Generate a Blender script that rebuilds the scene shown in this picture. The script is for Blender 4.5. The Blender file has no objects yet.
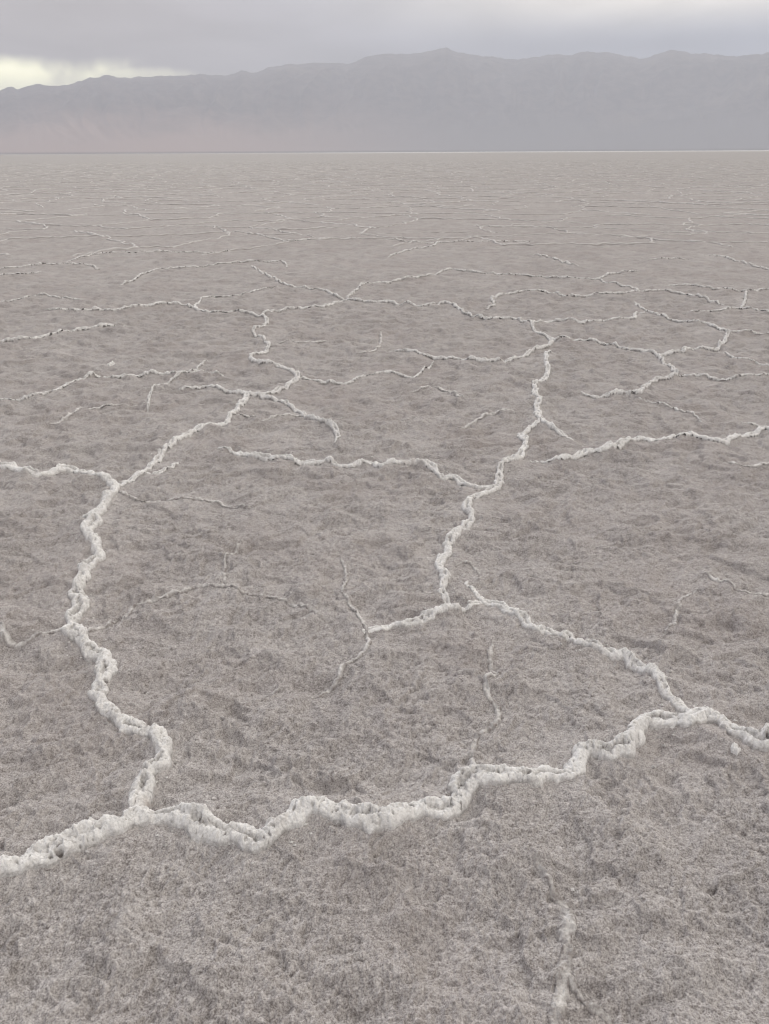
import bpy, math, random
import numpy as np
from mathutils import Matrix, Vector

random.seed(7)
rng = np.random.default_rng(11)
S = bpy.context.scene
COL = S.collection

# ------------------------------------------------------------------ camera model
W, H, F = 769, 1024, 799.0
CAM_H = 1.5
PITCH = math.atan((512 - 152) / F)
ROLL = math.radians(0.3)
_f = np.array([0, math.cos(PITCH), -math.sin(PITCH)])
_r0 = np.array([1.0, 0, 0])
_u0 = np.array([0, math.sin(PITCH), math.cos(PITCH)])
_r = _r0 * math.cos(ROLL) - _u0 * math.sin(ROLL)
_u = _u0 * math.cos(ROLL) + _r0 * math.sin(ROLL)


def ray(px, py):
    return _f * F + _r * (px - W / 2) + _u * (H / 2 - py)


def ground_pt(px, py):
    d = ray(px, py)
    t = CAM_H / -d[2]
    return d[0] * t, d[1] * t


# ------------------------------------------------------------------ numpy noise
def _hash(ix, iy, seed):
    h = (ix.astype(np.int64) * 374761393 + iy.astype(np.int64) * 668265263 + seed * 974634777) & 0xFFFFFFFF
    h = ((h ^ (h >> 13)) * 1274126177) & 0xFFFFFFFF
    h = ((h ^ (h >> 16)) * 2246822519) & 0xFFFFFFFF
    return (h ^ (h >> 15)) & 0xFFFFFFFF


def perlin(x, y, seed=0):
    """gradient noise, about -1..1"""
    x0 = np.floor(x); y0 = np.floor(y)
    fx = x - x0; fy = y - y0
    u = fx * fx * fx * (fx * (fx * 6 - 15) + 10)
    v = fy * fy * fy * (fy * (fy * 6 - 15) + 10)

    def g(dx, dy):
        a = _hash(x0 + dx, y0 + dy, seed) * (2 * math.pi / 4294967296.0)
        return np.cos(a) * (fx - dx) + np.sin(a) * (fy - dy)
    a = g(0, 0); b = g(1, 0); c = g(0, 1); d = g(1, 1)
    return ((a + (b - a) * u) * (1 - v) + (c + (d - c) * u) * v) * 1.5


def worley(x, y, seed=0):
    """distance to the nearest of jittered points, 0..~1"""
    x0 = np.floor(x); y0 = np.floor(y)
    best = np.full(np.shape(x), 9.0)
    for dx in (-1, 0, 1):
        for dy in (-1, 0, 1):
            hx = _hash(x0 + dx, y0 + dy, seed) / 4294967296.0
            hy = _hash(x0 + dx, y0 + dy, seed + 77) / 4294967296.0
            d = (x0 + dx + hx - x) ** 2 + (y0 + dy + hy - y) ** 2
            np.minimum(best, d, out=best)
    return np.sqrt(best)


def sstep(a, b, x):
    t = np.clip((x - a) / (b - a), 0, 1)
    return t * t * (3 - 2 * t)


# ------------------------------------------------------------------ ground height
TH_MAX = math.radians(74)


KR = 0.0014


def lod(r, wavelength):
    """how much of a wavelength the mesh can still carry at range r"""
    return sstep(1.3, 3.0, wavelength / (KR * r * (1 + r / 14.0)))


def curds(x, y, r):
    """crumbly salt crust: height (m) and how exposed each point is (-1 crevice .. 1 crest)"""
    patch = sstep(-.45, .55, perlin(x / .33, y / .28, 3) + .6 * perlin(x / .11, y / .10, 13))
    rough = .70 + .42 * patch
    wx = .005 * perlin(x / .02, y / .02, 11); wy = .005 * perlin(x / .02, y / .02, 12)
    xx = x + wx; yy = y + wy
    curl = np.clip(1 - np.abs(perlin(xx / .050, yy / .045, 4)) * 3.2, 0, 1) * sstep(-.1, .5, perlin(x / .16, y / .14, 14))
    a = .58 - worley(xx / .024, yy / .021, 5)
    b = .58 - worley(xx / .0115, yy / .0105, 15)
    c = perlin(xx / .017, yy / .016, 6)
    d = perlin(x / .0066, y / .0066, 8)
    m = perlin(x / .085, y / .075, 9)
    e = .58 - worley(xx / .056, yy / .050, 18)
    le = lod(r, .056)
    n = perlin(x / .17, y / .14, 16)
    # blistered flakes of crust end in little scarps
    k1 = perlin(x / .27 + .25 * perlin(x / .07, y / .07, 25), y / .19, 26); k2 = perlin(x / .12 + .3 * perlin(x / .035, y / .035, 27), y / .09, 28)
    scarp = .015 * sstep(-.05, .05, k1) * (.4 + .6 * sstep(-.2, .3, perlin(x / .4, y / .4, 29))) * lod(r, .06) + .013 * sstep(-.08, .08, k2) * sstep(-.3, .3, perlin(x / .3, y / .3, 30)) * lod(r, .05)
    la, lb, lc, ld, lm, ln = lod(r, .024), lod(r, .0115), lod(r, .017), lod(r, .0066), lod(r, .085), lod(r, .17)
    z = rough * (.0085 * curl * la + .0056 * a * la + .0046 * b * lb + .0028 * c * lc + .0021 * d * ld + .0050 * m * lm + .0085 * e * le) + .018 * n * ln + scarp
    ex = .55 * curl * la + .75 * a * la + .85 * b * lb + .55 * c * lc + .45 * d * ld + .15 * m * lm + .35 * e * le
    # salt flakes lying on the crust, and specks of bare mud between them
    fl = .9 * sstep(.35, .75, perlin(xx / .0125 + 5, yy / .0115, 19)) * lod(r, .0125) + .35 * sstep(.35, .75, perlin(xx / .034, yy / .030, 23)) * lod(r, .034)
    sp = 1.0 * sstep(.35, .75, perlin(xx / .0115, yy / .0105 + 7, 20)) * lod(r, .0115) + .4 * sstep(.35, .75, perlin(xx / .031, yy / .026 + 3, 24)) * lod(r, .031)
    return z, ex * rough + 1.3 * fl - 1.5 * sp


def ground_z(x, y, r=None, full=False):
    r = np.hypot(x, y) if r is None else r
    z = 0.016 * perlin(x / 1.7, y / 1.7, 1) + 0.011 * perlin(x / 0.6, y / 0.6, 2)
    z = z * lod(r, 0.6)
    n = 1 - np.abs(perlin(x / 0.30, y / 0.22, 10))
    z += 0.013 * n * n * n * lod(r, 0.14)
    n = 1 - np.abs(perlin(x / 0.13 + 3, y / 0.11, 17))
    z += 0.010 * n * n * n * lod(r, 0.07)
    cz, ex = curds(x, y, r)
    z += cz - 0.026
    return (z, ex) if full else z


# ------------------------------------------------------------------ object helpers
def mesh_obj(name, verts, quads, mat, attrs=None, smooth=True):
    me = bpy.data.meshes.new(name)
    nv, nf = len(verts), len(quads)
    k = quads.shape[1]
    me.vertices.add(nv)
    me.vertices.foreach_set('co', np.ascontiguousarray(verts, dtype=np.float32).ravel())
    me.loops.add(nf * k)
    me.loops.foreach_set('vertex_index', np.ascontiguousarray(quads, dtype=np.int32).ravel())
    me.polygons.add(nf)
    me.polygons.foreach_set('loop_start', np.arange(0, nf * k, k, dtype=np.int32))
    me.update(calc_edges=True)
    me.polygons.foreach_set('use_smooth', np.full(nf, smooth))
    for an, av in (attrs or {}).items():
        a = me.attributes.new(an, 'FLOAT', 'POINT')
        a.data.foreach_set('value', np.ascontiguousarray(av, dtype=np.float32))
    me.materials.append(mat)
    o = bpy.data.objects.new(name, me)
    COL.objects.link(o)
    return o


def tag(o, label=None, cat=None, group=None, kind=None):
    if label: o['label'] = label
    if cat: o['category'] = cat
    if group: o['group'] = group
    if kind: o['kind'] = kind
    return o


# ------------------------------------------------------------------ materials
class Nodes:
    def __init__(self, nt):
        self.nt = nt

    def new(self, t, **kw):
        n = self.nt.nodes.new(t)
        for k, v in kw.items():
            setattr(n, k, v)
        return n

    def link(self, a, b):
        self.nt.links.new(a, b)

    def put(self, sock, v):
        if isinstance(v, bpy.types.NodeSocket):
            self.link(v, sock)
        else:
            sock.default_value = v

    def math(self, op, a, b=0.0, clamp=False):
        n = self.new('ShaderNodeMath', operation=op, use_clamp=clamp)
        self.put(n.inputs[0], a)
        self.put(n.inputs[1], b)
        return n.outputs[0]

    def mix(self, fac, a, b):
        n = self.new('ShaderNodeMix', data_type='RGBA')
        self.put(n.inputs[0], fac)
        self.put(n.inputs[6], a)
        self.put(n.inputs[7], b)
        return n.outputs[2]

    def noise(self, vec, scale, detail=3.0, rough=0.55, dist=0.0):
        n = self.new('ShaderNodeTexNoise')
        self.link(vec, n.inputs['Vector'])
        n.inputs['Scale'].default_value = scale
        n.inputs['Detail'].default_value = detail
        n.inputs['Roughness'].default_value = rough
        n.inputs['Distortion'].default_value = dist
        return n.outputs[0]

    def ramp(self, v, lo, hi, a=0.0, b=1.0):
        n = self.new('ShaderNodeMapRange', interpolation_type='SMOOTHSTEP')
        self.put(n.inputs[0], v)
        n.inputs[1].default_value = lo
        n.inputs[2].default_value = hi
        n.inputs[3].default_value = a
        n.inputs[4].default_value = b
        return n.outputs[0]


def material(name):
    m = bpy.data.materials.new(name)
    m.use_nodes = True
    N = Nodes(m.node_tree)
    b = m.node_tree.nodes['Principled BSDF']
    b.inputs['Specular IOR Level'].default_value = 0.06
    b.inputs['Roughness'].default_value = 0.85
    return m, N, b


def rgb(r, g, b):
    return (r, g, b, 1.0)


def mat_crust():
    m, N, b = material('salt_crust')
    pos = N.new('ShaderNodeNewGeometry').outputs['Position']
    at = N.new('ShaderNodeAttribute', attribute_name='salt').outputs['Fac']
    n1 = N.noise(pos, 0.55, 3)
    n2 = N.noise(pos, 5.0, 4, 0.6)
    n3 = N.noise(pos, 250.0, 2, 0.6)
    f = N.math('ADD', at, N.math('MULTIPLY', N.math('SUBTRACT', n2, 0.5), 0.25))
    f = N.math('ADD', f, N.math('MULTIPLY', N.math('SUBTRACT', n3, 0.5), 1.9))
    n4 = N.noise(pos, 80.0, 4, 0.7)
    f = N.math('ADD', f, N.math('MULTIPLY', N.math('SUBTRACT', n4, 0.5), 0.8))
    f = N.math('ADD', f, N.math('MULTIPLY', N.math('SUBTRACT', n1, 0.5), 0.18), clamp=True)
    c = N.mix(f, rgb(0.177, 0.160, 0.1555), rgb(0.640, 0.611, 0.603))
    tint = N.ramp(N.noise(pos, 1.3, 3), 0.42, 0.72)
    c = N.mix(N.math('MULTIPLY', tint, 0.30), c, rgb(0.345, 0.304, 0.292))
    # neutral grey mixed in with range; whiter salt pan a kilometre out, eastward
    dist = N.new('ShaderNodeVectorMath', operation='LENGTH')
    N.link(pos, dist.inputs[0])
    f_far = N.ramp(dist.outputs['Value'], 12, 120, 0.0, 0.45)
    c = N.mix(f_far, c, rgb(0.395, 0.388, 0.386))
    far = N.ramp(dist.outputs['Value'], 700, 2200)
    sx = N.new('ShaderNodeSeparateXYZ')
    N.link(pos, sx.inputs[0])
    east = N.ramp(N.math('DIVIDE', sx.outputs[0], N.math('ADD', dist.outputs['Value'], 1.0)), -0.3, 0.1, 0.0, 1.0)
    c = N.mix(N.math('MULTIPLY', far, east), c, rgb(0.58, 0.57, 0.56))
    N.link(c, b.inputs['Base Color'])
    b1 = N.noise(pos, 95.0, 4, 0.7)
    b2 = N.noise(pos, 300.0, 2, 0.6)
    hgt = N.math('ADD', N.math('MULTIPLY', b1, 0.0080), N.math('MULTIPLY', b2, 0.0028))
    b3 = N.noise(pos, 9.0, 4, 0.6)
    hgt = N.math('ADD', hgt, N.math('MULTIPLY', b3, 0.025))
    b4 = N.noise(pos, 27.0, 4, 0.65)
    hgt = N.math('ADD', hgt, N.math('MULTIPLY', b4, 0.014))
    bp = N.new('ShaderNodeBump')
    bp.inputs['Strength'].default_value = 0.75
    bp.inputs['Distance'].default_value = 1.0
    N.link(hgt, bp.inputs['Height'])
    N.link(bp.outputs[0], b.inputs['Normal'])
    b.inputs['Roughness'].default_value = 0.9
    return m


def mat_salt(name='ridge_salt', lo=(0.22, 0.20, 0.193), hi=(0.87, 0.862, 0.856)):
    m, N, b = material(name)
    pos = N.new('ShaderNodeNewGeometry').outputs['Position']
    at = N.new('ShaderNodeAttribute', attribute_name='salt').outputs['Fac']
    n2 = N.noise(pos, 18.0, 4, 0.6)
    n3 = N.noise(pos, 150.0, 3, 0.7)
    f = N.math('ADD', at, N.math('MULTIPLY', N.math('SUBTRACT', n2, 0.5), 0.5))
    f = N.math('ADD', f, N.math('MULTIPLY', N.math('SUBTRACT', n3, 0.5), 1.2), clamp=True)
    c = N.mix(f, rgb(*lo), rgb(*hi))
    ru = N.new('ShaderNodeAttribute', attribute_name='rust').outputs['Fac']
    c = N.mix(N.math('MULTIPLY', ru, 0.5), c, rgb(0.27, 0.185, 0.14))
    N.link(c, b.inputs['Base Color'])
    b1 = N.noise(pos, 130.0, 3, 0.65)
    b2 = N.noise(pos, 420.0, 2, 0.6)
    hgt = N.math('ADD', N.math('MULTIPLY', b1, 0.0052), N.math('MULTIPLY', b2, 0.0018))
    bp = N.new('ShaderNodeBump')
    bp.inputs['Strength'].default_value = 0.7
    bp.inputs['Distance'].default_value = 1.0
    N.link(hgt, bp.inputs['Height'])
    N.link(bp.outputs[0], b.inputs['Normal'])
    b.inputs['Roughness'].default_value = 0.75
    b.inputs['Specular IOR Level'].default_value = 0.15
    return m


def mat_rock():
    m, N, b = material('desert_rock')
    geo = N.new('ShaderNodeNewGeometry')
    pos = geo.outputs['Position']
    sx = N.new('ShaderNodeSeparateXYZ')
    N.link(pos, sx.inputs[0])
    n = N.noise(pos, 0.0011, 6, 0.6)
    n2 = N.noise(pos, 0.006, 4, 0.6)
    fan = N.ramp(N.math('ADD', sx.outputs[2], N.math('MULTIPLY', N.math('SUBTRACT', n, 0.5), 900)), 150, 700, 1.0, 0.0)
    rock = N.mix(N.ramp(n2, 0.35, 0.65), rgb(0.085, 0.066, 0.066), rgb(0.17, 0.135, 0.125))
    rock = N.mix(N.ramp(n, 0.55, 0.7, 0, 0.5), rock, rgb(0.28, 0.235, 0.20))
    west = N.ramp(N.math('DIVIDE', sx.outputs[0], N.math('ADD', sx.outputs[1], 1.0)), -0.25, 0.15)
    c = N.mix(fan, rock, N.mix(west, rgb(0.42, 0.30, 0.255), rgb(0.17, 0.15, 0.145)))  # tan fans, reddened on one side in place of a warm haze veil
    c = N.mix(N.ramp(sx.outputs[2], 6, 26, 0.8, 0.0), c, rgb(0.10, 0.075, 0.065))
    N.link(c, b.inputs['Base Color'])
    b.inputs['Roughness'].default_value = 0.95
    b.inputs['Specular IOR Level'].default_value = 0.1
    return m


M_CRUST = mat_crust()
M_SALT = mat_salt()
M_VEIN = mat_salt('vein_salt', (0.25, 0.225, 0.218), (0.74, 0.725, 0.715))
M_FAR = mat_salt('distant_salt', (0.32, 0.295, 0.288), (0.60, 0.585, 0.58))
M_ROCK = mat_rock()

# ------------------------------------------------------------------ the salt ridges, traced as ground lines
# label, half width (m), height (m), tapers (start, end), points
NEAR, MID, OUT, VEIN = ('tall salt ridges round the near polygons', 'low salt ridges of the middle polygons',
                        'thin salt ridges of the outer polygons', 'faint salt veins in the crust')
RIDGES = [
    # -------- near
    (NEAR, 'broad lobed white salt ridge with a dark hole, below the three-way knot', .046, .031, 0, 0,
     [(-60, 900), (-25, 884), (0, 873), (16, 868), (39, 857), (65, 846), (88, 839), (109, 830), (127, 821), (142, 816)]),
    (NEAR, 'longest thick white salt ridge winding across the front from knot to right-hand fork', .036, .031, 0, 0,
     [(136, 818), (156, 816), (177, 818), (200, 824), (224, 832), (242, 834), (252, 842), (265, 843), (278, 833), (294, 823),
      (304, 815), (325, 817), (346, 824), (369, 829), (384, 828), (396, 820), (414, 812), (432, 812), (447, 814), (461, 804),
      (465, 790), (479, 782), (497, 785), (518, 785), (536, 781), (557, 777), (572, 770), (584, 757), (600, 759), (616, 760),
      (629, 750), (635, 734), (643, 724), (655, 720), (673, 721), (689, 725), (704, 719)]),
    (NEAR, 'short thick white salt ridge leaving the fork for the right edge of the frame', .034, .030, 0, 0,
     [(694, 716), (704, 719), (717, 723), (730, 732), (746, 743), (761, 749), (780, 747), (810, 752), (840, 746), (880, 752), (930, 741), (985, 748)]),
    (NEAR, 'smooth narrow white salt ridge slanting down to the fork past a bare plain', .022, .020, 1, 0,
     [(466, 585), (473, 594), (481, 600), (494, 604), (507, 611), (520, 619), (531, 628), (549, 633), (569, 638), (592, 648),
      (616, 654), (629, 658), (642, 669), (655, 676), (663, 690), (673, 700), (686, 711), (700, 718)]),
    (NEAR, 'short straight white salt ridge at the foot of the crumbly upright ridge', .022, .019, 1, 1,
     [(366, 631), (380, 629), (391, 625), (405, 624), (419, 622), (432, 618), (442, 615), (458, 611), (470, 608), (481, 604)]),
    (NEAR, 'crumbly white salt ridge zigzagging upright from the short straight ridge to a blunt top', .024, .024, 1, 1,
     [(448, 607), (443, 592), (445, 581), (441, 568), (445, 555), (450, 541), (461, 532), (472, 520), (467, 511), (472, 502),
      (487, 492), (499, 482), (502, 466), (518, 457), (526, 444), (521, 436), (528, 431), (534, 429), (540, 424)]),
    (NEAR, 'thick beaded white salt ridge snaking upright between the two left-side knots', .033, .031, 0, 0,
     [(141, 817), (140, 808), (140, 794), (147, 777), (158, 765), (164, 746), (156, 735), (140, 729), (124, 724), (112, 712),
      (101, 701), (97, 688), (103, 675), (107, 662), (99, 654), (87, 649), (80, 639), (74, 628), (76, 615), (80, 603),
      (76, 592), (83, 581), (87, 568), (99, 556), (96, 545), (89, 537), (94, 527), (92, 518), (103, 508), (114, 494), (117, 486)]),
    (NEAR, 'wavy white salt ridge entering from the left edge into the upper knot', .030, .027, 0, 0,
     [(-50, 463), (-15, 466), (0, 467), (13, 468), (36, 475), (52, 470), (70, 467), (86, 473), (104, 478), (117, 487)]),
    (NEAR, 'white salt ridge rising from the upper knot in two parted strands, then curving', .024, .024, 0, 0,
     [(117, 488), (130, 482), (146, 471), (156, 460), (166, 449), (182, 439), (195, 432), (208, 428), (224, 425), (232, 418),
      (237, 411), (245, 401), (247, 396)]),
    (NEAR, 'stubby side ridge under the parted strands, hooked up at its tip', .016, .016, 0, 1,
     [(128, 484), (146, 476), (161, 473), (173, 467), (178, 460)]),
    (NEAR, 'ochre-stained white salt ridge joining the crumbly upright ridge from its left', .022, .024, 1, 0,
     [(219, 448), (242, 453), (263, 458), (286, 460), (302, 463), (328, 463), (346, 466), (369, 463), (380, 468), (393, 467),
      (414, 466), (432, 470), (442, 478), (453, 477), (468, 483), (484, 485), (497, 485)]),
    (NEAR, 'long white salt ridge waving right to a hooked end at the frame edge', .023, .024, 1, 0,
     [(531, 459), (552, 461), (569, 460), (585, 454), (603, 453), (621, 447), (639, 441), (657, 443), (686, 440), (707, 442),
      (725, 443), (738, 437), (754, 435), (764, 431), (776, 437), (800, 440), (830, 436), (870, 441)]),
    (NEAR, 'thin curl of salt bending back over the hooked end', .012, .014, 0, 1,
     [(764, 431), (758, 425), (748, 424), (738, 422)]),
    (NEAR, 'rough upright white salt ridge above the blunt top, ending in a thin tail', .024, .024, 1, 1,
     [(549, 350), (546, 362), (548, 374), (543, 381), (536, 387), (534, 394), (538, 402), (536, 410), (538, 418), (543, 426), (557, 434), (572, 440)]),
    # -------- middle
    (MID, 'salt ridge sagging through the four-way crossing and dropping in a small hook', .026, .024, 1, 1,
     [(180, 389), (190, 388), (211, 388), (226, 392), (245, 395), (263, 396), (278, 400), (294, 408), (304, 415), (320, 423),
      (333, 428), (337, 436), (335, 444)]),
    (MID, 'salt ridge folding back and forth in S bends above the four-way crossing', .026, .024, 0, 0,
     [(263, 395), (278, 391), (291, 386), (298, 380), (290, 370), (276, 366), (260, 365), (250, 358), (265, 353), (268, 346),
      (262, 339), (252, 333), (264, 327), (267, 320), (260, 316)]),
    (MID, 'nearly level salt ridge leaving the S bends for the bare middle ground', .018, .018, 0, 1,
     [(298, 380), (307, 380), (326, 382), (346, 383), (359, 378), (374, 375), (388, 373), (400, 374), (414, 376), (422, 371), (437, 365)]),
    (MID, 'long dark-sided salt ridge ending at the top of the S bends', .028, .028, 1, 0,
     [(46, 310), (78, 311), (100, 310), (117, 310), (140, 307), (164, 304), (187, 305), (198, 311), (216, 314), (235, 314), (250, 315), (260, 317)]),
    (MID, 'slim salt ridge forking upward from the dark-sided ridge', .022, .018, 0, 1,
     [(197, 310), (196, 304), (208, 297), (239, 295), (260, 290), (284, 288)]),
    (MID, 'salt ridge climbing from the top of the S bends to a bright crossing', .026, .026, 0, 0,
     [(260, 317), (268, 314), (294, 310), (323, 309), (333, 305), (349, 301)]),
    (MID, 'salt ridge stepping down from a free end into the bright crossing', .026, .028, 1, 0,
     [(250, 266), (271, 278), (286, 286), (305, 289), (323, 291), (336, 297), (349, 300)]),
    (MID, 'long salt ridge drooping from the bright crossing to the Y junction', .028, .028, 0, 0,
     [(349, 300), (370, 302), (390, 303), (403, 305), (424, 307), (448, 305), (466, 314), (484, 320), (500, 320), (515, 320), (531, 325)]),
    (MID, 'very short upright salt ridge linking the Y junction to the next one', .026, .026, 0, 0,
     [(531, 325), (535, 331), (552, 339)]),
    (MID, 'salt ridge running left and down from the lower Y junction', .026, .026, 0, 1,
     [(552, 340), (549, 346), (536, 351), (520, 359), (500, 362), (476, 362), (458, 359), (432, 357), (406, 352), (388, 350)]),
    (MID, 'salt ridge bowing right from the lower Y junction to a dark bend', .026, .026, 0, 0,
     [(552, 340), (567, 340), (580, 341), (600, 343), (621, 348), (650, 353), (659, 357)]),
    (MID, 'bright salt ridge doubling back below the dark bend like a beak', .028, .026, 0, 1,
     [(659, 357), (665, 364), (673, 369), (677, 374), (670, 379), (652, 382), (644, 389), (639, 397), (621, 396), (600, 398), (582, 395)]),
    (MID, 'hooked bright salt ridge curling from the dark bend up to a kink', .026, .026, 0, 0,
     [(659, 357), (678, 354), (691, 350), (717, 349), (719, 345), (728, 335), (722, 331), (714, 327)]),
    (MID, 'salt ridge slanting down to the kink from a short free stub', .024, .024, 1, 0,
     [(634, 302), (641, 309), (652, 313), (668, 318), (689, 323), (707, 325), (715, 328)]),
    (MID, 'thin salt ridge running from the kink to the frame edge', .020, .016, 0, 0,
     [(715, 328), (735, 331), (769, 333), (800, 335)]),
    (MID, 'level salt ridge reaching right from the Y junction and stepping up', .026, .025, 0, 1,
     [(533, 325), (549, 321), (569, 322), (580, 323), (608, 322), (633, 320), (635, 315), (648, 312)]),
    (MID, 'thin level salt ridge leaving the beak for the frame edge', .018, .018, 0, 0,
     [(677, 375), (704, 376), (725, 379), (748, 378), (769, 378), (800, 377)]),
    (MID, 'thin salt ridge slanting away below the hooked ridge to the frame edge', .018, .018, 0, 0,
     [(719, 350), (735, 360), (752, 363), (769, 367), (800, 373)]),
    (MID, 'faint salt ridge trailing down and right beneath the beak', .014, .013, 0, 1,
     [(639, 400), (652, 403), (665, 405), (680, 411), (694, 415), (702, 421)]),
    (MID, 'dark-edged salt ridge climbing from the left frame edge beneath the long dark-sided one', .030, .030, 0, 1,
     [(-40, 344), (0, 342), (26, 340), (52, 335), (68, 331), (88, 328), (104, 327), (125, 325)]),
    (MID, 'weak salt ridge arching above the two dark-sided ridges', .024, .020, 1, 1,
     [(-10, 303), (16, 300), (32, 297), (47, 296), (60, 298), (83, 301)]),
    (MID, 'salt ridge rising from the left frame edge into a level run with a twig', .020, .020, 0, 1,
     [(-30, 399), (0, 398), (26, 398), (52, 392), (81, 380), (96, 376), (122, 377), (140, 375), (156, 374), (180, 374), (208, 373), (229, 376)]),
    (MID, 'curved salt twig crossing the level run like a sickle', .016, .016, 1, 1,
     [(208, 359), (198, 367), (190, 371), (180, 375), (164, 383), (151, 392), (149, 400), (147, 410)]),
    # -------- outer
    (OUT, 'thin salt ridge ascending from the bright crossing into a long level line', .028, .026, 0, 1,
     [(347, 299), (359, 288), (369, 284), (388, 283), (403, 279), (416, 278), (435, 274), (450, 269), (468, 271), (494, 273),
      (533, 275), (557, 277), (580, 278), (598, 278), (613, 273), (642, 270)]),
    (OUT, 'short thin salt ridge cutting down from the long level line', .026, .024, 0, 0,
     [(598, 278), (611, 283), (626, 286), (637, 289), (637, 291)]),
    (OUT, 'thin salt ridge rising in a curl and arching level under the long line', .028, .026, 1, 1,
     [(482, 310), (494, 305), (492, 299), (500, 296), (520, 292), (546, 292), (567, 296), (590, 296), (608, 295), (634, 292),
      (660, 291), (683, 294), (704, 299), (725, 305)]),
    (OUT, 'thin level salt ridge over the arching one, running to the frame edge', .028, .025, 1, 0,
     [(663, 286), (686, 286), (715, 290), (746, 292), (769, 290), (800, 288)]),
    (OUT, 'tiny bright upright salt ridge joining two level ones near the frame edge', .026, .026, 0, 0,
     [(746, 293), (744, 303), (741, 309)]),
    (OUT, 'thin salt ridge level then sinking at the foot of the tiny upright one', .026, .024, 1, 0,
     [(683, 314), (705, 314), (720, 313), (741, 309), (769, 314), (800, 319)]),
    (OUT, 'thin dark salt ridge near the left frame edge, second below the rising line', .030, .026, 0, 1,
     [(-20, 270), (0, 269), (26, 266), (52, 264), (74, 264), (91, 265), (99, 268)]),
    (OUT, 'thin salt ridge rising from the left and levelling into a forked end', .030, .026, 1, 0,
     [(66, 261), (86, 256), (109, 253), (140, 252), (166, 251), (200, 252), (224, 251), (229, 250)]),
    (OUT, 'slanting pale salt ridge that flattens into a long dark level line', .030, .026, 1, 1,
     [(120, 285), (133, 279), (151, 271), (177, 268), (200, 267), (224, 263), (247, 261), (270, 261), (284, 262), (287, 266)]),
    (OUT, 'short thin salt ridge touching the left frame edge under the dark one', .028, .022, 0, 1,
     [(-20, 277), (0, 275), (22, 274), (47, 271)]),
    (OUT, 'thin salt ridge dipping then levelling across the far middle', .032, .026, 1, 1,
     [(230, 231), (255, 234), (268, 237), (291, 241), (315, 239), (351, 238), (370, 238)]),
    (OUT, 'thin level salt ridge with a pale branch at its left third', .032, .026, 1, 1,
     [(380, 238), (405, 241), (432, 243), (465, 241), (494, 241), (533, 241)]),
    (OUT, 'pale salt branch sweeping down and left from the level ridge', .030, .024, 0, 1,
     [(438, 242), (432, 246), (411, 249), (398, 253), (388, 257)]),
    (OUT, 'thin salt ridge slanting down right to a short dark line', .030, .026, 1, 1,
     [(530, 254), (549, 258), (567, 264), (582, 267)]),
    (OUT, 'short dark level salt ridge alone above the long level line', .030, .026, 1, 1,
     [(645, 258), (665, 258), (690, 257)]),
    (OUT, 'thin salt ridge bending down to the right frame edge above the level ones', .030, .026, 1, 0,
     [(700, 254), (720, 256), (741, 262), (761, 267), (790, 271)]),
    # -------- faint veins
    (VEIN, 'long faint salt vein leaving the beaded ridge and crossing the empty plain', .011, .007, 0, 1,
     [(86, 634), (104, 623), (127, 610), (133, 602), (156, 597), (187, 588), (200, 585), (220, 587), (242, 592), (271, 596), (294, 602), (323, 617)]),
    (VEIN, 'short faint salt vein standing on the long vein in the plain', .010, .006, 0, 1,
     [(225, 584), (224, 571), (226, 561), (235, 550), (243, 541)]),
    (VEIN, 'pale salt vein sagging from the left frame edge to the beaded ridge', .014, .009, 0, 0,
     [(-20, 622), (0, 630), (8, 638), (21, 640), (39, 634), (60, 630), (76, 628)]),
    (VEIN, 'short pale salt vein lying flat at the left frame edge', .012, .006, 0, 1,
     [(-20, 611), (0, 609), (18, 607), (34, 606)]),
    (VEIN, 'faint salt vein stretching right from the upper knot', .012, .008, 0, 1,
     [(120, 493), (127, 497), (146, 500), (182, 499), (213, 499), (235, 504), (252, 508)]),
    (VEIN, 'pale salt vein stepping down from the tip of the short straight ridge', .011, .009, 0, 1,
     [(367, 633), (369, 643), (359, 656), (343, 664), (338, 675), (323, 685), (311, 690)]),
    (VEIN, 'faint salt vein wandering up from the tip of the short straight ridge', .010, .008, 1, 0,
     [(340, 556), (346, 571), (343, 592), (351, 605), (361, 620), (367, 631)]),
    (VEIN, 'faint upright salt vein with an S bend inside the front polygon', .012, .008, 1, 0,
     [(493, 640), (490, 664), (496, 677), (485, 688), (489, 698), (497, 706), (497, 724), (485, 729), (475, 740), (472, 760), (474, 778)]),
    (VEIN, 'broad flat pale salt vein running out of the bottom of the frame', .016, .008, 1, 0,
     [(533, 855), (539, 871), (552, 887), (563, 902), (567, 923), (566, 944), (564, 970), (559, 1006), (556, 1040), (550, 1080)]),
    (VEIN, 'thin salt vein splitting right from the broad flat vein', .009, .006, 0, 0,
     [(566, 976), (574, 985), (588, 1001), (602, 1006), (614, 1014), (630, 1045)]),
    (VEIN, 'pale salt vein fading in toward the right frame edge over a white patch', .013, .008, 1, 0,
     [(690, 568), (710, 577), (725, 584), (746, 593), (769, 597), (800, 600)]),
    (VEIN, 'faint salt vein falling steeply from the white patch', .011, .006, 1, 1,
     [(699, 585), (688, 594), (679, 602), (678, 611), (674, 621), (664, 633)]),
    (VEIN, 'small arch-shaped salt vein beside the foot of the crumbly ridge', .012, .009, 1, 1,
     [(456, 567), (463, 563), (471, 563), (479, 569), (481, 578)]),
    (VEIN, 'bent faint salt vein lying alone left of the rough upright ridge', .016, .011, 1, 1,
     [(459, 431), (470, 425), (479, 418), (489, 415), (505, 414), (520, 415)]),
    (VEIN, 'faint salt twig running left from the sagging ridge', .014, .010, 0, 1,
     [(302, 415), (290, 416), (281, 418), (272, 421), (261, 425)]),
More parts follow.
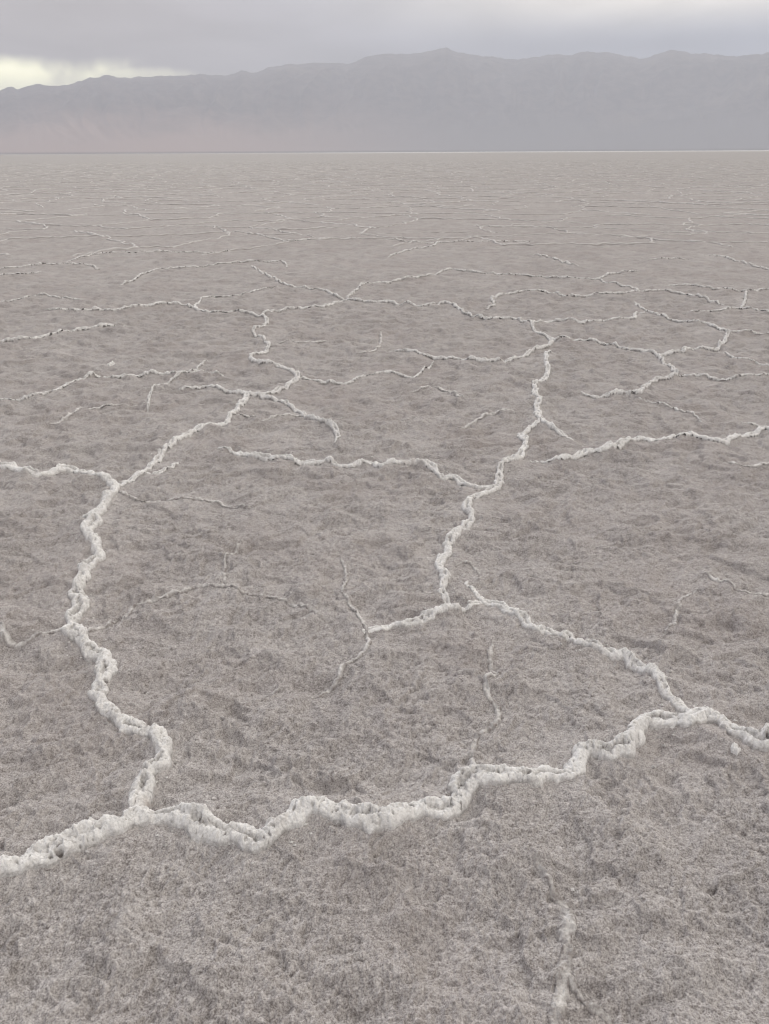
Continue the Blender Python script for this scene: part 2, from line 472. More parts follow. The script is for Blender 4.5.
    (VEIN, 'short salt twig pointing right off the curving ridge', .014, .010, 0, 1,
     [(235, 418), (243, 418), (250, 420), (257, 422)]),
    (VEIN, 'faint salt vein drooping to the frame edge below the long waving ridge', .015, .010, 1, 0,
     [(718, 459), (727, 464), (746, 469), (769, 467), (800, 464)]),
    (VEIN, 'short straight salt vein lying slantwise in the middle of the plain', .009, .006, 1, 1,
     [(260, 694), (274, 688), (288, 682)]),
    (VEIN, 'low bumpy salt vein under the level middle ridge', .018, .012, 1, 1,
     [(410, 392), (422, 390), (432, 388), (450, 393), (466, 402)]),
    (VEIN, 'faint rising salt vein over the wavy left ridge', .018, .010, 1, 1,
     [(50, 424), (68, 416), (86, 409), (100, 407), (117, 405), (132, 403), (148, 401)]),
    (VEIN, 'hair-thin salt vein rising from the S bends toward the middle', .018, .012, 1, 1,
     [(272, 345), (290, 343), (310, 342), (330, 341)]),
    (VEIN, 'hooked salt vein in the middle ground with a bright crook', .018, .012, 1, 1,
     [(355, 355), (368, 353), (378, 348), (381, 342), (381, 333)]),
]


def catmull(P, step):
    """smooth curve through the points, sampled about every step metres"""
    P = np.array(P, float)
    Q = np.vstack([2 * P[0] - P[1], P, 2 * P[-1] - P[-2]])
    out = []
    for i in range(1, len(Q) - 2):
        p0, p1, p2, p3 = Q[i - 1:i + 3]
        n = max(2, int(np.hypot(*(p2 - p1)) / step))
        t = np.linspace(0, 1, n, endpoint=False)[:, None]
        out.append(.5 * (2 * p1 + (p2 - p0) * t + (2 * p0 - 5 * p1 + 4 * p2 - p3) * t ** 2 + (3 * p1 - p0 - 3 * p2 + p3) * t ** 3))
    out.append(Q[-2][None])
    return np.vstack(out)


def build_line(points, w, seed):
    P = np.array([ground_pt(*p) for p in points])
    rm = np.hypot(P[:, 0], P[:, 1]).mean()
    C = catmull(P, max(.004, .002 * rm))
    d = np.gradient(C, axis=0)
    L = np.hypot(d[:, 0], d[:, 1]) + 1e-9
    nrm = np.stack([-d[:, 1], d[:, 0]], 1) / L[:, None]
    s = np.concatenate([[0], np.cumsum(np.hypot(*np.diff(C, axis=0).T))])
    z = np.zeros_like(s)
    wig = .40 * w * perlin(s / (4.5 * w), z + seed * 3.1, 21) + .26 * w * perlin(s / (2 * w), z + seed * 1.7, 22)
    end = np.clip(np.minimum(s, s[-1] - s) / (3 * w), 0, 1)
    return C + nrm * (wig * end)[:, None], s


LINES = []
for i, (grp, label, w, h, t0, t1, pts) in enumerate(RIDGES):
    C, s = build_line(pts, w, i)
    z = np.zeros_like(s)
    wm = w * (1.0 + .30 * perlin(s / (5 * w), z + i * 2.3, 31) + .18 * perlin(s / (1.8 * w), z + i, 32))
    if grp == NEAR:
        wm *= .80; h = h * .78
    hm = h * (1.0 + .35 * perlin(s / (5 * w), z + i * 4.1, 33) + .2 * perlin(s / (2 * w), z + i, 34))
    ln = 5 * w
    for flag, dist in ((t0, s), (t1, s[-1] - s)):
        lo = .25 if flag else .8
        f = lo + (1 - lo) * sstep(0, ln * (1.6 if flag else .6), dist)
        wm *= .35 + .65 * f
        hm *= f
    if grp == VEIN:
        hm *= .55 + .75 * sstep(-.45, .35, perlin(s / .11, z + i * 5.3, 35) + .4 * perlin(s / .04, z + i, 36))
        wm *= .8
        hm *= .8
    # the two lifted edges of a ridge part and close again like the links of a chain
    gv = sstep(-.22, .30, perlin(s / (2.3 * w), z + i * 1.37, 61))
    if grp == NEAR:
        wm *= .84 + .30 * gv
    elif grp != VEIN:
        wm *= .58 + .12 * gv
        hm *= .86
    LINES.append((C, s, wm, hm, gv))


# ------------------------------------------------------------------ log-polar lattice about the standing point
class Lattice:
    def __init__(self, us, ths):
        self.us, self.ths = us, ths          # us: radii (increasing), ths: angles from +Y, clockwise

    def window(self, C, reach):
        r = np.hypot(C[:, 0], C[:, 1]); th = np.arctan2(C[:, 0], C[:, 1])
        r0, r1 = r.min() - reach, r.max() + reach
        dth = reach / max(r.min() - reach, .2)
        i0, i1 = np.searchsorted(self.us, [r0, r1]); j0, j1 = np.searchsorted(self.ths, [th.min() - dth, th.max() + dth])
        return max(i0 - 1, 0), min(i1 + 1, len(self.us)), max(j0 - 1, 0), min(j1 + 1, len(self.ths))


def field(lat, C, reach, warp=None, chunk=12):
    """distance to the line and nearest sample, on the window of the lattice round the whole line"""
    I0, I1, J0, J1 = lat.window(C, reach)
    if I1 - I0 < 2 or J1 - J0 < 2:
        return None
    D = np.full((I1 - I0, J1 - J0), 9.0); K = np.zeros(D.shape, np.int32)
    for a in range(0, len(C) - 1, chunk):
        seg = C[a:a + chunk + 1]
        i0, i1, j0, j1 = lat.window(seg, reach)
        i0, i1, j0, j1 = max(i0, I0), min(i1, I1), max(j0, J0), min(j1, J1)
        if i1 <= i0 or j1 <= j0:
            continue
        R = lat.us[i0:i1, None]; T = lat.ths[None, j0:j1]
        X = R * np.sin(T); Y = R * np.cos(T)
        if warp is not None:
            wx, wy = warp(X, Y); X = X + wx; Y = Y + wy
        best = np.full(X.shape, 9.0); bk = np.zeros(X.shape, np.int32)
        for q in range(len(seg) - 1):
            ax, ay = seg[q]; bx, by = seg[q + 1] - seg[q]
            l2 = bx * bx + by * by + 1e-12
            t = np.clip(((X - ax) * bx + (Y - ay) * by) / l2, 0, 1)
            d = np.hypot(X - ax - t * bx, Y - ay - t * by)
            m = d < best
            best = np.where(m, d, best); bk = np.where(m, a + q, bk)
        sub = D[i0 - I0:i1 - I0, j0 - J0:j1 - J0]
        m = best < sub
        sub[m] = best[m]
        K[i0 - I0:i1 - I0, j0 - J0:j1 - J0][m] = bk[m]
    return (I0, I1, J0, J1), D, K


# ------------------------------------------------------------------ ground sheet
rad = [.55]
while rad[-1] < 26:
    r = rad[-1]
    rad.append(r + KR * r * (1 + r / 14.0))
while rad[-1] < 24000:
    rad.append(rad[-1] * 1.035)
rad = np.array(rad)
_in = np.arange(-math.radians(41), math.radians(41), .0015)
_out = np.arange(_in[-1] + .003, TH_MAX, .0032)
fine = np.concatenate([-_out[::-1], _in, _out])
coarse = np.linspace(TH_MAX, 2 * math.pi - TH_MAX, 60)[:-1]
ths = np.concatenate([fine, coarse])
GL = Lattice(rad, fine)
R = rad[:, None]; T = ths[None, :]
GX = R * np.sin(T); GY = R * np.cos(T)
nfine = len(fine)
near_rows = int(np.searchsorted(rad, 60))
GZ = np.zeros_like(GX)
edge = sstep(TH_MAX, math.radians(70), np.abs(fine))[None, :]
GZ[:near_rows, :nfine], EXPO = ground_z(GX[:near_rows, :nfine], GY[:near_rows, :nfine],
                                        np.broadcast_to(rad[:near_rows, None], (near_rows, nfine)), True)
GZ[:near_rows, :nfine] *= edge
fade = sstep(60, 30, rad)[:, None]
GZ *= fade
# the crust is pushed up a little towards every ridge, and salt frosts the ground beside it
TENT = np.zeros((len(rad), nfine)); HALO = np.zeros_like(TENT)
for (C, s, wm, hm, gv) in LINES:
    reach = .30
    step = max(1, int(.02 / max(1e-4, (s[-1] / len(s)))))
    fr = field(GL, np.vstack([C[::step], C[-1:]]), reach)
    if fr is None:
        continue
    (i0, i1, j0, j1), D, K = fr
    K = np.minimum(K * step, len(s) - 1)
    t = .40 * hm[K] * np.exp(-(D / .12) ** 2)
    np.maximum(TENT[i0:i1, j0:j1], t, out=TENT[i0:i1, j0:j1])
    a = np.clip(hm[K] / .028, 0, 1) * np.exp(-np.maximum(D - wm[K], 0) / .030)
    np.maximum(HALO[i0:i1, j0:j1], a, out=HALO[i0:i1, j0:j1])
GZ[:, :nfine] += TENT * edge
salt = np.full(GX.shape, .43)
nr = int(np.searchsorted(rad, 40))
x, y = GX[:nr, :nfine], GY[:nr, :nfine]
sl = .45 + .06 * perlin(x / .35, y / .35, 41) + .05 * perlin(x / .11, y / .10, 42)
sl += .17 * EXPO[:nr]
sl += .34 * HALO[:nr] * (.6 + .6 * perlin(x / .06, y / .06, 44))
patch = sstep(.28, .62, perlin(x / .42 + 9, y / .30, 45)) * (.6 + .4 * perlin(x / .05, y / .05, 46))
sl += .09 * patch
salt[:nr, :nfine] = np.clip(sl, 0, 1)
nR, nT = GX.shape
verts = np.stack([GX, GY, GZ], -1).reshape(-1, 3)
idx = np.arange(nR * nT).reshape(nR, nT)
nxt = np.roll(idx, -1, axis=1)
quads = np.stack([idx[:-1], nxt[:-1], nxt[1:], idx[1:]], -1).reshape(-1, 4)
# close the small hole under the standing point with one more ring of quads drawn into its centre
cen = len(verts)
inner = verts[:nT] * np.array([.02, .02, 0])
verts = np.vstack([verts, inner])
ii = cen + np.arange(nT)
quads = np.vstack([quads, np.stack([ii, np.roll(ii, -1), np.roll(idx[0], -1), idx[0]], -1)])
ground = mesh_obj('ground', verts, quads, M_CRUST, {'salt': np.concatenate([salt.ravel(), np.full(nT, .42)])})
tag(ground, 'pinkish grey crumbly salt and mud crust of the flat', 'ground', kind='structure')


def interp_tent(x, y):
    r = np.hypot(x, y); th = np.arctan2(x, y)
    i = np.clip(np.searchsorted(rad, r), 1, len(rad) - 1); j = np.clip(np.searchsorted(fine, th), 1, nfine - 1)
    fi = np.clip((r - rad[i - 1]) / (rad[i] - rad[i - 1]), 0, 1); fj = np.clip((th - fine[j - 1]) / (fine[j] - fine[j - 1]), 0, 1)
    G = GZ[:, :nfine]
    return (G[i - 1, j - 1] * (1 - fi) * (1 - fj) + G[i, j - 1] * fi * (1 - fj) + G[i - 1, j] * (1 - fi) * fj + G[i, j] * fi * fj)


# ------------------------------------------------------------------ ridge meshes
HOLES = [(*ground_pt(px, py), r) for px, py, r in ((60, 857, .0085), (51, 861, .0055), (75, 628, .010), (149, 766, .008),
                                                   (146, 777, .007), (411, 815, .008), (474, 501, .011), (106, 681, .007))]
STAINS = [(*ground_pt(px, py), r) for px, py, r in ((412, 469, .055), (145, 805, .018), (279, 829, .016))]


def salt_mesh(name, C, s, wm, hm, gv, seed, mat, vein, dull):
    rmin = np.hypot(C[:, 0], C[:, 1]).min()
    w = float(np.median(wm)); h = float(np.median(hm))
    k = .00095
    r0 = max(rmin - .2, .3); r1 = np.hypot(C[:, 0], C[:, 1]).max() + .2
    us = [r0]
    while us[-1] < r1:
        us.append(us[-1] * (1 + k * 1.1))
    th = np.arctan2(C[:, 0], C[:, 1])
    lat = Lattice(np.array(us), np.arange(th.min() - .12, th.max() + .12, k))

    def warp(X, Y):
        a = .36 * w; b = .10 * w
        return (a * perlin(X / (1.5 * w), Y / (1.5 * w), 51) + b * perlin(X / (.55 * w), Y / (.55 * w), 53),
                a * perlin(X / (1.5 * w), Y / (1.5 * w), 52) + b * perlin(X / (.55 * w), Y / (.55 * w), 54))
    reach = 1.7 * wm.max()
    st = 2
    fr = field(lat, C[::st], reach, warp)
    (i0, i1, j0, j1), D, K = fr
    K = np.minimum(K * st, len(s) - 1)
    W_ = wm[K]; H_ = hm[K]; tt = D / W_
    lim = 1.22
    keep = tt < lim
    R_ = lat.us[i0:i1, None] + 0 * D; T_ = lat.ths[None, j0:j1] + 0 * D
    X = R_ * np.sin(T_); Y = R_ * np.cos(T_)
    # keep whole quads only
    q = keep[:-1, :-1] & keep[1:, :-1] & keep[:-1, 1:] & keep[1:, 1:]
    used = np.zeros_like(keep)
    used[:-1, :-1] |= q; used[1:, :-1] |= q; used[:-1, 1:] |= q; used[1:, 1:] |= q
    ids = -np.ones(keep.shape, np.int64); ids[used] = np.arange(used.sum())
    x, y, t, Hh, Ks = X[used], Y[used], tt[used], H_[used], K[used]
    body = np.clip(1 - np.clip(t, 0, 1) ** 2.4, 0, 1) ** .70
    ss = s[Ks]
    groove = gv[Ks] * np.exp(-(t / .30) ** 2)
    lump_s = max(.46 * w, .009)
    lump = .62 - worley(x / lump_s, y / lump_s, 62)
    lump2 = .62 - worley(x / (lump_s * .45), y / (lump_s * .45), 63)
    l3 = max(lump_s * .22, .0028)
    lump3 = .62 - worley(x / l3, y / l3, 74)
    big = perlin(x / (.9 * w), y / (.9 * w), 64)
    pit = sstep(.42, .75, perlin(x / (.42 * w), y / (.42 * w), 65)) * np.exp(-(t / .6) ** 2)
    fleck = sstep(.42, .66, perlin(x / .0105, y / .0105, 76)) * sstep(-.2, .3, perlin(x / .06, y / .06, 77)) * (t < .85) * (rmin < 3.2)
    if vein:
        groove *= .3; pit *= .3; fleck = fleck * 0
    if rmin > 4:
        pit *= 0
    z = Hh * (body * (1 - .72 * groove + .13 * big - .5 * pit) + body ** .5 * (.15 * lump + .15 * lump2 + .12 * lump3))
    z -= .30 * Hh * fleck
    skirt = sstep(.98, lim, t)
    z = z - skirt * (.010 + .3 * Hh)
    z += interp_tent(x, y) + .0008
    # salt lips hang out over the foot of the ridge
    dv = np.stack([x, y], 1) - C[Ks]
    dv /= np.hypot(dv[:, 0], dv[:, 1])[:, None] + 1e-6
    lip = (0 if vein else .11) * W_[used] * sstep(.02, .55, body) * sstep(.25, .9, t) * (1 + .6 * perlin(x / (.8 * w), y / (.8 * w), 75))
    x = x + dv[:, 0] * lip; y = y + dv[:, 1] * lip
    amp = .13 * w * np.clip(body, 0, 1)
    x2 = x + amp * perlin(x / (.5 * w), y / (.5 * w), 66)
    y2 = y + amp * perlin(x / (.5 * w), y / (.5 * w), 67)
    sa = .80 + .22 * lump + .12 * lump2 - .45 * pit - .36 * groove - (.36 if rmin < 4 else .45) * sstep(.80, 1.10, t + .12 * big)  # flank colour darkened: bare mud, plus painted shade of the undercut edge
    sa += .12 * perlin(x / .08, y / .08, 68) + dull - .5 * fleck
    if vein:
        z += .0022 * lump3 + .0018 * perlin(x / .014, y / .014, 80) * np.clip(1.1 - t, 0, 1)
        # a vein is the crust's own stuff with a bleached crest
        sa = .24 + .52 * np.clip(1.05 - t, 0, 1) * np.clip(Hh / .008, .35, 1.2) + .20 * lump2 + .30 * perlin(x / .011, y / .011, 78) + .25 * perlin(x / .025, y / .025, 79) + .16 * perlin(x / .05, y / .05, 69)
    rust = np.zeros_like(z)
    for (hx_, hy_, hr) in HOLES:
        g = np.exp(-(np.hypot(x - hx_, y - hy_) / hr) ** 4)
        z -= .9 * Hh * g; sa = sa * (1 - .95 * g) - .15 * g
    for (hx_, hy_, hr) in STAINS:
        g = np.exp(-(np.hypot(x - hx_, y - hy_) / hr) ** 2)
        rust += g * np.clip(.6 + .9 * perlin(x / .03, y / .03, 70), 0, 1)
    a = ids[:-1, :-1][q]; b = ids[1:, :-1][q]; c = ids[1:, 1:][q]; d = ids[:-1, 1:][q]
    quads = np.stack([a, d, c, b], -1)
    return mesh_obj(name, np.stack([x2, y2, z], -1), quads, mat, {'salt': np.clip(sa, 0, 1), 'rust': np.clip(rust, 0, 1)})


for i, (grp, label, w, h, t0, t1, pts) in enumerate(RIDGES):
    C, s, wm, hm, gv = LINES[i]
    vein = grp == VEIN
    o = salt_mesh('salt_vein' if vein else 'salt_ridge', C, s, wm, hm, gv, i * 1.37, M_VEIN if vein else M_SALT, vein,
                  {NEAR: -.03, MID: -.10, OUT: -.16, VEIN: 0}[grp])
    tag(o, label, 'salt vein' if vein else 'salt ridge', grp)

# two loose lumps of salt
for (px, py, rr, label) in ((733, 758, .014, 'small knobbly white salt chip under the ridge near the right frame edge'),
                            (111, 365, .034, 'bright crumbled salt lump above the rising ridge and its twig')):
    cx, cy = ground_pt(px, py)
    m = 46
    t = np.linspace(-1.25, 1.25, m)
    U, V = np.meshgrid(t, t)
    ang = np.arctan2(V, U)
    rrn = np.hypot(U, V) / (1 + .35 * perlin(np.cos(ang) * 1.6 + px, np.sin(ang) * 1.6, 71))
    x = cx + U * rr * .75; y = cy + V * rr * 1.15
    body = np.clip(1 - np.clip(rrn, 0, 1) ** 2.2, 0, 1) ** .6
    z = body * rr * .55 * (1 + .5 * perlin(x / (.5 * rr), y / (.5 * rr), 72)) + body ** .5 * rr * .25 * (.6 - worley(x / (.28 * rr), y / (.28 * rr), 73))
    z = z - sstep(.95, 1.15, rrn) * .012 + interp_tent(x, y) + .001
    keep = rrn < 1.2
    q = keep[:-1, :-1] & keep[1:, :-1] & keep[:-1, 1:] & keep[1:, 1:]
    used = np.zeros_like(keep)
    used[:-1, :-1] |= q; used[1:, :-1] |= q; used[:-1, 1:] |= q; used[1:, 1:] |= q
    ids = -np.ones(keep.shape, np.int64); ids[used] = np.arange(used.sum())
    f = np.stack([ids[:-1, :-1][q], ids[:-1, 1:][q], ids[1:, 1:][q], ids[1:, :-1][q]], -1)
    o = mesh_obj('salt_lump', np.stack([x[used], y[used], z[used]], -1), f, M_SALT, {'salt': np.full(used.sum(), .80)})
    tag(o, label, 'salt lump')

# ------------------------------------------------------------------ crumbs broken off the ridges
oct_v = np.array([(1, 0, 0), (-1, 0, 0), (0, 1, 0), (0, -1, 0), (0, 0, 1), (0, 0, -1)], float)
oct_f = np.array([(0, 2, 4), (2, 1, 4), (1, 3, 4), (3, 0, 4), (2, 0, 5), (1, 2, 5), (3, 1, 5), (0, 3, 5)])
cv, cf, ca = [], [], []
for i, (grp, *_r0_) in enumerate(RIDGES):
    if grp not in (NEAR,) and not (grp == VEIN and i % 2):
        continue
    C, s, wm, hm, gv = LINES[i]
    rm = np.hypot(C[:, 0], C[:, 1]).mean()
    n = int(s[-1] * (190 if grp == NEAR else 25))
    for k in range(n):
        q = rng.integers(0, len(C) - 1)
        d = C[min(q + 1, len(C) - 1)] - C[q]
        d = d / (np.hypot(*d) + 1e-9)
        off = (wm[q] * .95 + abs(rng.normal(0, .035))) * rng.choice((-1, 1))
        p = C[q] + np.array([-d[1], d[0]]) * off
        if abs(math.atan2(p[0], p[1])) > TH_MAX - .05 or math.hypot(*p) > 8:
            continue
        cv.append((p[0], p[1], abs(rng.normal(0, .0017)) + .0011))
cv = np.array(cv)
base_z = interp_tent(cv[:, 0], cv[:, 1])
n = len(cv)
jit = 1 + .45 * rng.uniform(-1, 1, (n, 6, 1))
V = oct_v[None] * jit * cv[:, 2][:, None, None] * np.array([1.2, 1.0, .8])
rot = rng.uniform(0, 6.283, n)
cr, sr = np.cos(rot)[:, None], np.sin(rot)[:, None]
V = np.stack([V[..., 0] * cr - V[..., 1] * sr, V[..., 0] * sr + V[..., 1] * cr, V[..., 2]], -1)
V += np.stack([cv[:, 0], cv[:, 1], base_z + cv[:, 2] * .35], -1)[:, None]
Fc = (oct_f[None] + 6 * np.arange(n)[:, None, None]).reshape(-1, 3)
o = mesh_obj('salt_crumbs', V.reshape(-1, 3), Fc, M_SALT, {'salt': np.repeat(rng.uniform(.25, .75, n), 6)}, smooth=False)
tag(o, 'loose salt crumbs scattered beside the near ridges', 'crumbs', kind='stuff')

# ------------------------------------------------------------------ the net of polygons farther out
A = 1.22
ROT = math.radians(41)
cr, sr = math.cos(ROT), math.sin(ROT)


def node(i, j, b):
    x = math.sqrt(3) * A * (i + .5 * j); y = 1.5 * A * j + (A if b else 0)
    h1 = _hash(np.array([i]), np.array([j]), 900 + b)[0] / 4294967296.0
    h2 = _hash(np.array([i]), np.array([j]), 950 + b)[0] / 4294967296.0
    x += (h1 - .5) * A * 1.3; y += (h2 - .5) * A * 1.3
    x, y = x * cr - y * sr, x * sr + y * cr
    return x, y


R_NEAR, R_FAR = 14.8, 170.0
edges = []
jm = int(R_FAR / (1.5 * A)) + 4
for j in range(-jm // 2, jm):
    for i in range(-jm, jm):
        x = math.sqrt(3) * A * (i + .5 * j); y = 1.5 * A * j
        x, y = x * cr - y * sr, x * sr + y * cr
        rr = math.hypot(x, y)
        if rr < R_NEAR - 2 or rr > R_FAR or abs(math.atan2(x, y)) > math.radians(36):
            continue
        a = node(i, j, 0)
        for (di, dj) in ((0, 0), (0, -1), (1, -1)):
            b = node(i + di, j + dj, 1)
            mx, my = .5 * (a[0] + b[0]), .5 * (a[1] + b[1])
            rm = math.hypot(mx, my)
            if rm < R_NEAR or random.random() < .10 + .72 * sstep(50, R_FAR, rm):
                continue
            edges.append((rm, a, b))
edges.sort(key=lambda e: e[0])


def ribbon(a, b, rm, seed):
    L = math.hypot(b[0] - a[0], b[1] - a[1])
    n = int(np.clip(L / (.0017 * rm), 4, 26)) if rm < 60 else 5
    t = np.linspace(-.02, 1.02, n + 1)
    ux, uy = (b[0] - a[0]) / L, (b[1] - a[1]) / L
    zero = t * 0 + seed
    off = .16 * perlin(t * L / .55, zero, 81) + .06 * perlin(t * L / .2, zero, 82)
    off *= np.clip(4 * np.minimum(t, 1 - t), 0, 1)
    cx = a[0] + ux * t * L - uy * off; cy = a[1] + uy * t * L + ux * off
    st = .72 + .45 * perlin(np.array([seed * .77]), np.array([.3]), 83)[0]
    wv = .038 * st * (1 + .35 * perlin(t * L / .25, zero, 84))
    hv = .030 * st * (1 + .6 * perlin(t * L / .3, zero, 85) + .35 * perlin(t * L / .09, zero, 86))
    hv[0] = hv[-1] = -.012
    prof = ((-1.25, -.35), (-.75, .65), (0, 1.0), (.75, .65), (1.25, -.35))
    V = np.stack([np.stack([cx - uy * p * wv, cy + ux * p * wv, hv * q], -1) for p, q in prof], 1)
    m = len(prof)
    ids = np.arange((n + 1) * m).reshape(n + 1, m)
    q = np.stack([ids[:-1, :-1], ids[1:, :-1], ids[1:, 1:], ids[:-1, 1:]], -1).reshape(-1, 4)
    V = V.reshape(-1, 3)
    sal = np.tile(np.array([.05, .35, .95, .55, .2]), n + 1) + .25 * np.repeat(perlin(t * L / .12, zero, 87), m)  # pale crest, flanks darkened in colour to read as muddy and shaded
    if rm < 55:
        V[:, 2] += interp_tent(V[:, 0], V[:, 1])
    return V, q, np.clip(sal, 0, 1)


N_SINGLE = 215
bv, bf, bs, k0 = [], [], [], 0
for k, (rm, a, b) in enumerate(edges):
    V, q, sal = ribbon(a, b, rm, k * .618)
    if k < N_SINGLE:
        o = mesh_obj('salt_ridge', V, q, M_FAR, {'salt': sal})
        tag(o, 'thin pale salt ridge in the crowded net of polygons toward the horizon', 'salt ridge', 'salt ridges of the crowded far net')
    else:
        bs.append(sal); bv.append(V); bf.append(q + k0); k0 += len(V)
bv = np.vstack(bv)
o = mesh_obj('distant_salt_ridges', bv, np.vstack(bf), M_FAR, {'salt': np.concatenate(bs)})
tag(o, 'countless thin salt ridges merging into the flat before the mountains', 'salt ridges', kind='stuff')

# ------------------------------------------------------------------ mountains
SKY = [(0, 90), (12, 87), (17, 89), (37, 83), (53, 86), (74, 83), (90, 78), (107, 75), (127, 78), (154, 76), (180, 76), (200, 74),
       (227, 76), (241, 70), (257, 73), (269, 67), (289, 64), (316, 63), (350, 63), (366, 57), (386, 54), (416, 54), (430, 51),
       (445, 48), (457, 52), (483, 56), (512, 59), (532, 58), (552, 54), (572, 55), (587, 51), (619, 54), (639, 59), (659, 54),
       (671, 50), (692, 53), (712, 54), (736, 57), (752, 55), (769, 53)]
az_t, el_t = [], []
for p in SKY:
    d = ray(*p)
    az_t.append(math.atan2(d[0], d[1])); el_t.append(d[2] / math.hypot(d[0], d[1]))
az = np.linspace(math.radians(-75), math.radians(75), 1500)
el = np.interp(az, az_t, el_t)
out = np.maximum(np.maximum(az_t[0] - az, az - az_t[-1]), 0)
el = el * (1 + .12 * perlin(az * 9, az * 0 + 3.3, 91) * np.clip(out * 8, 0, 1))
el += .0011 * perlin(az * 90, az * 0 + .7, 92) + .0006 * perlin(az * 220, az * 0 + .2, 93)
R0, RC, R1 = 9000.0, 15500.0, 21000.0
rr = np.concatenate([np.linspace(R0, RC, 170), np.linspace(RC, R1, 30)[1:]])
AZ, RR = np.meshgrid(az, rr)
crest = RC + 900 * perlin(AZ * 5, AZ * 0 + 1.5, 94)
Rw = np.where(RR <= RC, R0 + (RR - R0) * (crest - R0) / (RC - R0), crest + (RR - RC))
tt = np.clip((Rw - R0) / (crest - R0), 0, 1)
Hc = el[None, :] * crest + CAM_H
X = Rw * np.sin(AZ); Y = Rw * np.cos(AZ)
fan = .13 * sstep(0, .5, tt) * tt
rise = sstep(.25, 1.03, tt) ** 1.15
prof = fan + (1 - .13) * rise / float(sstep(.25, 1.03, np.array(1.0)) ** 1.15)
spur = 1 - np.abs(perlin(AZ * 26 + 1.6 * perlin(AZ * 10, tt * 2.6, 96), tt * 2.6, 95))
spur2 = 1 - np.abs(perlin(AZ * 80 + 1.5 * perlin(AZ * 26, tt * 6, 98), tt * 6.0, 97))
rel = np.sin(np.clip(tt, 0, 1) * math.pi) ** .8
Z = Hc * prof + rel * (240 * (spur - .62) + 80 * (spur2 - .62)) * sstep(.35, .8, tt)
Z = np.minimum(Z, (el[None, :] * Rw + CAM_H) * (.35 + .65 * tt ** .6))
back = np.clip((Rw - crest) / (R1 - RC), 0, 1)
Z = np.where(RR > RC, Hc * (1 - back) ** 1.3 + 200 * back * (spur - .7), Z)
Z[0] = -.8
Z = np.maximum(Z, -.8)
nr_, na = Z.shape
ids = np.arange(nr_ * na).reshape(nr_, na)
q = np.stack([ids[:-1, :-1], ids[:-1, 1:], ids[1:, 1:], ids[1:, :-1]], -1).reshape(-1, 4)
o = mesh_obj('mountains', np.stack([X, Y, Z], -1).reshape(-1, 3), q, M_ROCK)
tag(o, 'long desert mountain range fading in haze behind the flat', 'mountains', kind='structure')
ZTOP = float(Z.max())

# ------------------------------------------------------------------ haze
hx = 25500.0
zb, zt = -2.2, ZTOP + 40
hv = np.array([(sx * hx, sy * hx, z) for z in (zb, zt) for sx, sy in ((-1, -1), (1, -1), (1, 1), (-1, 1))], float)
hf = np.array([(0, 3, 2, 1), (4, 5, 6, 7), (0, 1, 5, 4), (1, 2, 6, 5), (2, 3, 7, 6), (3, 0, 4, 7)])
mh = bpy.data.materials.new('haze_air')
mh.use_nodes = True
nt = mh.node_tree
for n in list(nt.nodes):
    nt.nodes.remove(n)
outn = nt.nodes.new('ShaderNodeOutputMaterial')
vol = nt.nodes.new('ShaderNodeVolumePrincipled')
vol.inputs['Color'].default_value = (0.63, 0.665, 0.745, 1)
vol.inputs['Density'].default_value = 1.0e-4
vol.inputs['Anisotropy'].default_value = 0.1
nt.links.new(vol.outputs[0], outn.inputs['Volume'])
haze = mesh_obj('haze', hv, hf, mh, smooth=False)
tag(haze, 'dusty haze veiling the mountains and far flat', 'haze', kind='stuff')

# ------------------------------------------------------------------ sky
SUN_AZ, SUN_EL = math.radians(-14), math.radians(27)
world = bpy.data.worlds.new('World')
S.world = world
world.use_nodes = True
nt = world.node_tree
for n in list(nt.nodes):
    nt.nodes.remove(n)
N = Nodes(nt)
wo = N.new('ShaderNodeOutputWorld')
sky = N.new('ShaderNodeTexSky', sky_type='NISHITA', sun_disc=False)
sky.sun_elevation = SUN_EL
sky.sun_rotation = SUN_AZ
sky.dust_density = 3.0
bg1 = N.new('ShaderNodeBackground')
N.link(sky.outputs[0], bg1.inputs[0])
bg1.inputs[1].default_value = 0.06
tc = N.new('ShaderNodeTexCoord').outputs['Generated']
sx = N.new('ShaderNodeSeparateXYZ')
N.link(tc, sx.inputs[0])
x, y, z = sx.outputs
zz = N.math('MAXIMUM', z, 0.0)
azim = N.math('ARCTAN2', x, y)
elev = N.math('ARCSINE', zz)
# cloud sheet seen in perspective
cv_ = N.new('ShaderNodeCombineXYZ')
den = N.math('ADD', zz, 0.12)
N.link(N.math('DIVIDE', x, den), cv_.inputs[0])
N.link(N.math('DIVIDE', y, den), cv_.inputs[1])
cn = N.noise(cv_.outputs[0], 1.1, 5, 0.55, 0.4)
cn2 = N.noise(cv_.outputs[0], 0.45, 3, 0.5)
mv = N.mix(N.ramp(azim, -0.45, 0.40), rgb(0.45, 0.415, 0.435), rgb(0.45, 0.49, 0.61))
zen = N.mix(N.ramp(elev, 0.15, 1.0), mv, rgb(0.68, 0.68, 0.70))
warm = N.math('MULTIPLY', N.ramp(elev, 0.098, 0.150), N.ramp(azim, -0.16, 0.30))
cloud = N.mix(N.math('MULTIPLY', warm, 0.9), zen, rgb(1.45, 1.34, 1.18))
shade = N.math('ADD', 0.46, N.math('MULTIPLY', cn, 1.08))
shade = N.math('MULTIPLY', shade, N.math('ADD', 0.8, N.math('MULTIPLY', cn2, 0.4)))
vm = N.new('ShaderNodeVectorMath', operation='SCALE')
N.link(cloud, vm.inputs[0])
N.link(shade, vm.inputs['Scale'])
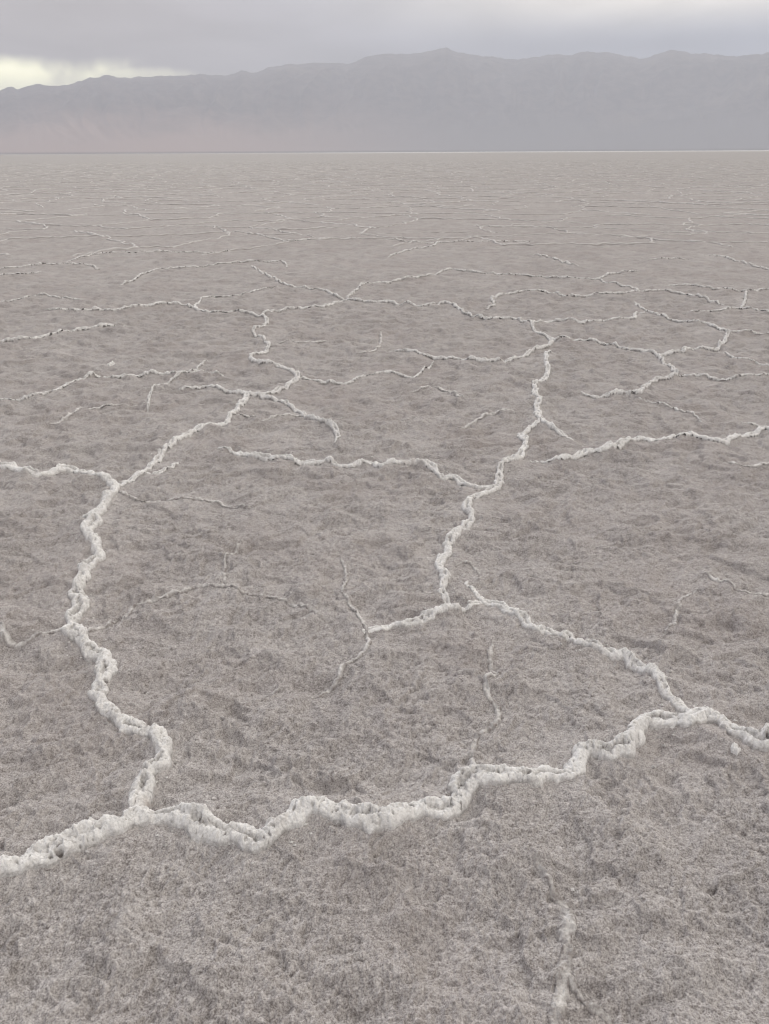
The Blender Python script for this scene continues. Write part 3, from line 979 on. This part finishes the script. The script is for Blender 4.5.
# break in the cloud over the western crest
bx_ = N.noise(tc, 9.0, 4, 0.6)
e2 = N.math('ADD', elev, N.math('MULTIPLY', N.math('SUBTRACT', bx_, 0.5), 0.025))
a2 = N.math('ADD', azim, N.math('MULTIPLY', N.math('SUBTRACT', bx_, 0.5), 0.25))
gap = N.math('MULTIPLY', N.ramp(e2, 0.092, 0.074), N.ramp(a2, -0.27, -0.38))
streak = N.math('MULTIPLY', N.ramp(e2, 0.084, 0.074), N.math('MULTIPLY', N.ramp(a2, -0.14, -0.33), 0.50))
gap = N.math('MAXIMUM', gap, streak)
glow = N.mix(gap, vm.outputs[0], rgb(4.2, 4.1, 2.7))
bg2 = N.new('ShaderNodeBackground')
N.link(glow, bg2.inputs[0])
bg2.inputs[1].default_value = 1.0
ms = N.new('ShaderNodeMixShader')
ms.inputs[0].default_value = 0.94
N.link(bg1.outputs[0], ms.inputs[1])
N.link(bg2.outputs[0], ms.inputs[2])
N.link(ms.outputs[0], wo.inputs['Surface'])

sun = bpy.data.lights.new('sun', 'SUN')
sun.energy = 1.5
sun.angle = math.radians(14)
sun.color = (1.0, 0.98, 0.965)
so = bpy.data.objects.new('sun', sun)
COL.objects.link(so)
sd = Vector((math.sin(SUN_AZ) * math.cos(SUN_EL), math.cos(SUN_AZ) * math.cos(SUN_EL), math.sin(SUN_EL)))
so.rotation_euler = (-sd).to_track_quat('-Z', 'Y').to_euler()

# ------------------------------------------------------------------ camera and render settings
cam = bpy.data.cameras.new('camera')
cam.sensor_fit = 'VERTICAL'
cam.sensor_height = 36.0
cam.lens = F * 36.0 / H
cam.clip_start = 0.05
cam.clip_end = 120000
co = bpy.data.objects.new('camera', cam)
m = Matrix(((_r[0], _u[0], -_f[0], 0), (_r[1], _u[1], -_f[1], 0), (_r[2], _u[2], -_f[2], CAM_H), (0, 0, 0, 1)))
co.matrix_world = m
COL.objects.link(co)
S.camera = co
S.view_settings.view_transform = 'Standard'
S.view_settings.look = 'None'
S.view_settings.exposure = 0.17
S.view_settings.gamma = 1.0
S.view_settings.use_curve_mapping = False
S.cycles.volume_bounces = 2
S.cycles.max_bounces = 6
S.cycles.diffuse_bounces = 3
S.cycles.filter_width = 1.1
S.cycles.use_denoising = True
S.cycles.denoiser = 'OPENIMAGEDENOISE'
S.cycles.denoising_input_passes = 'RGB_ALBEDO_NORMAL'
S.cycles.denoising_prefilter = 'ACCURATE'
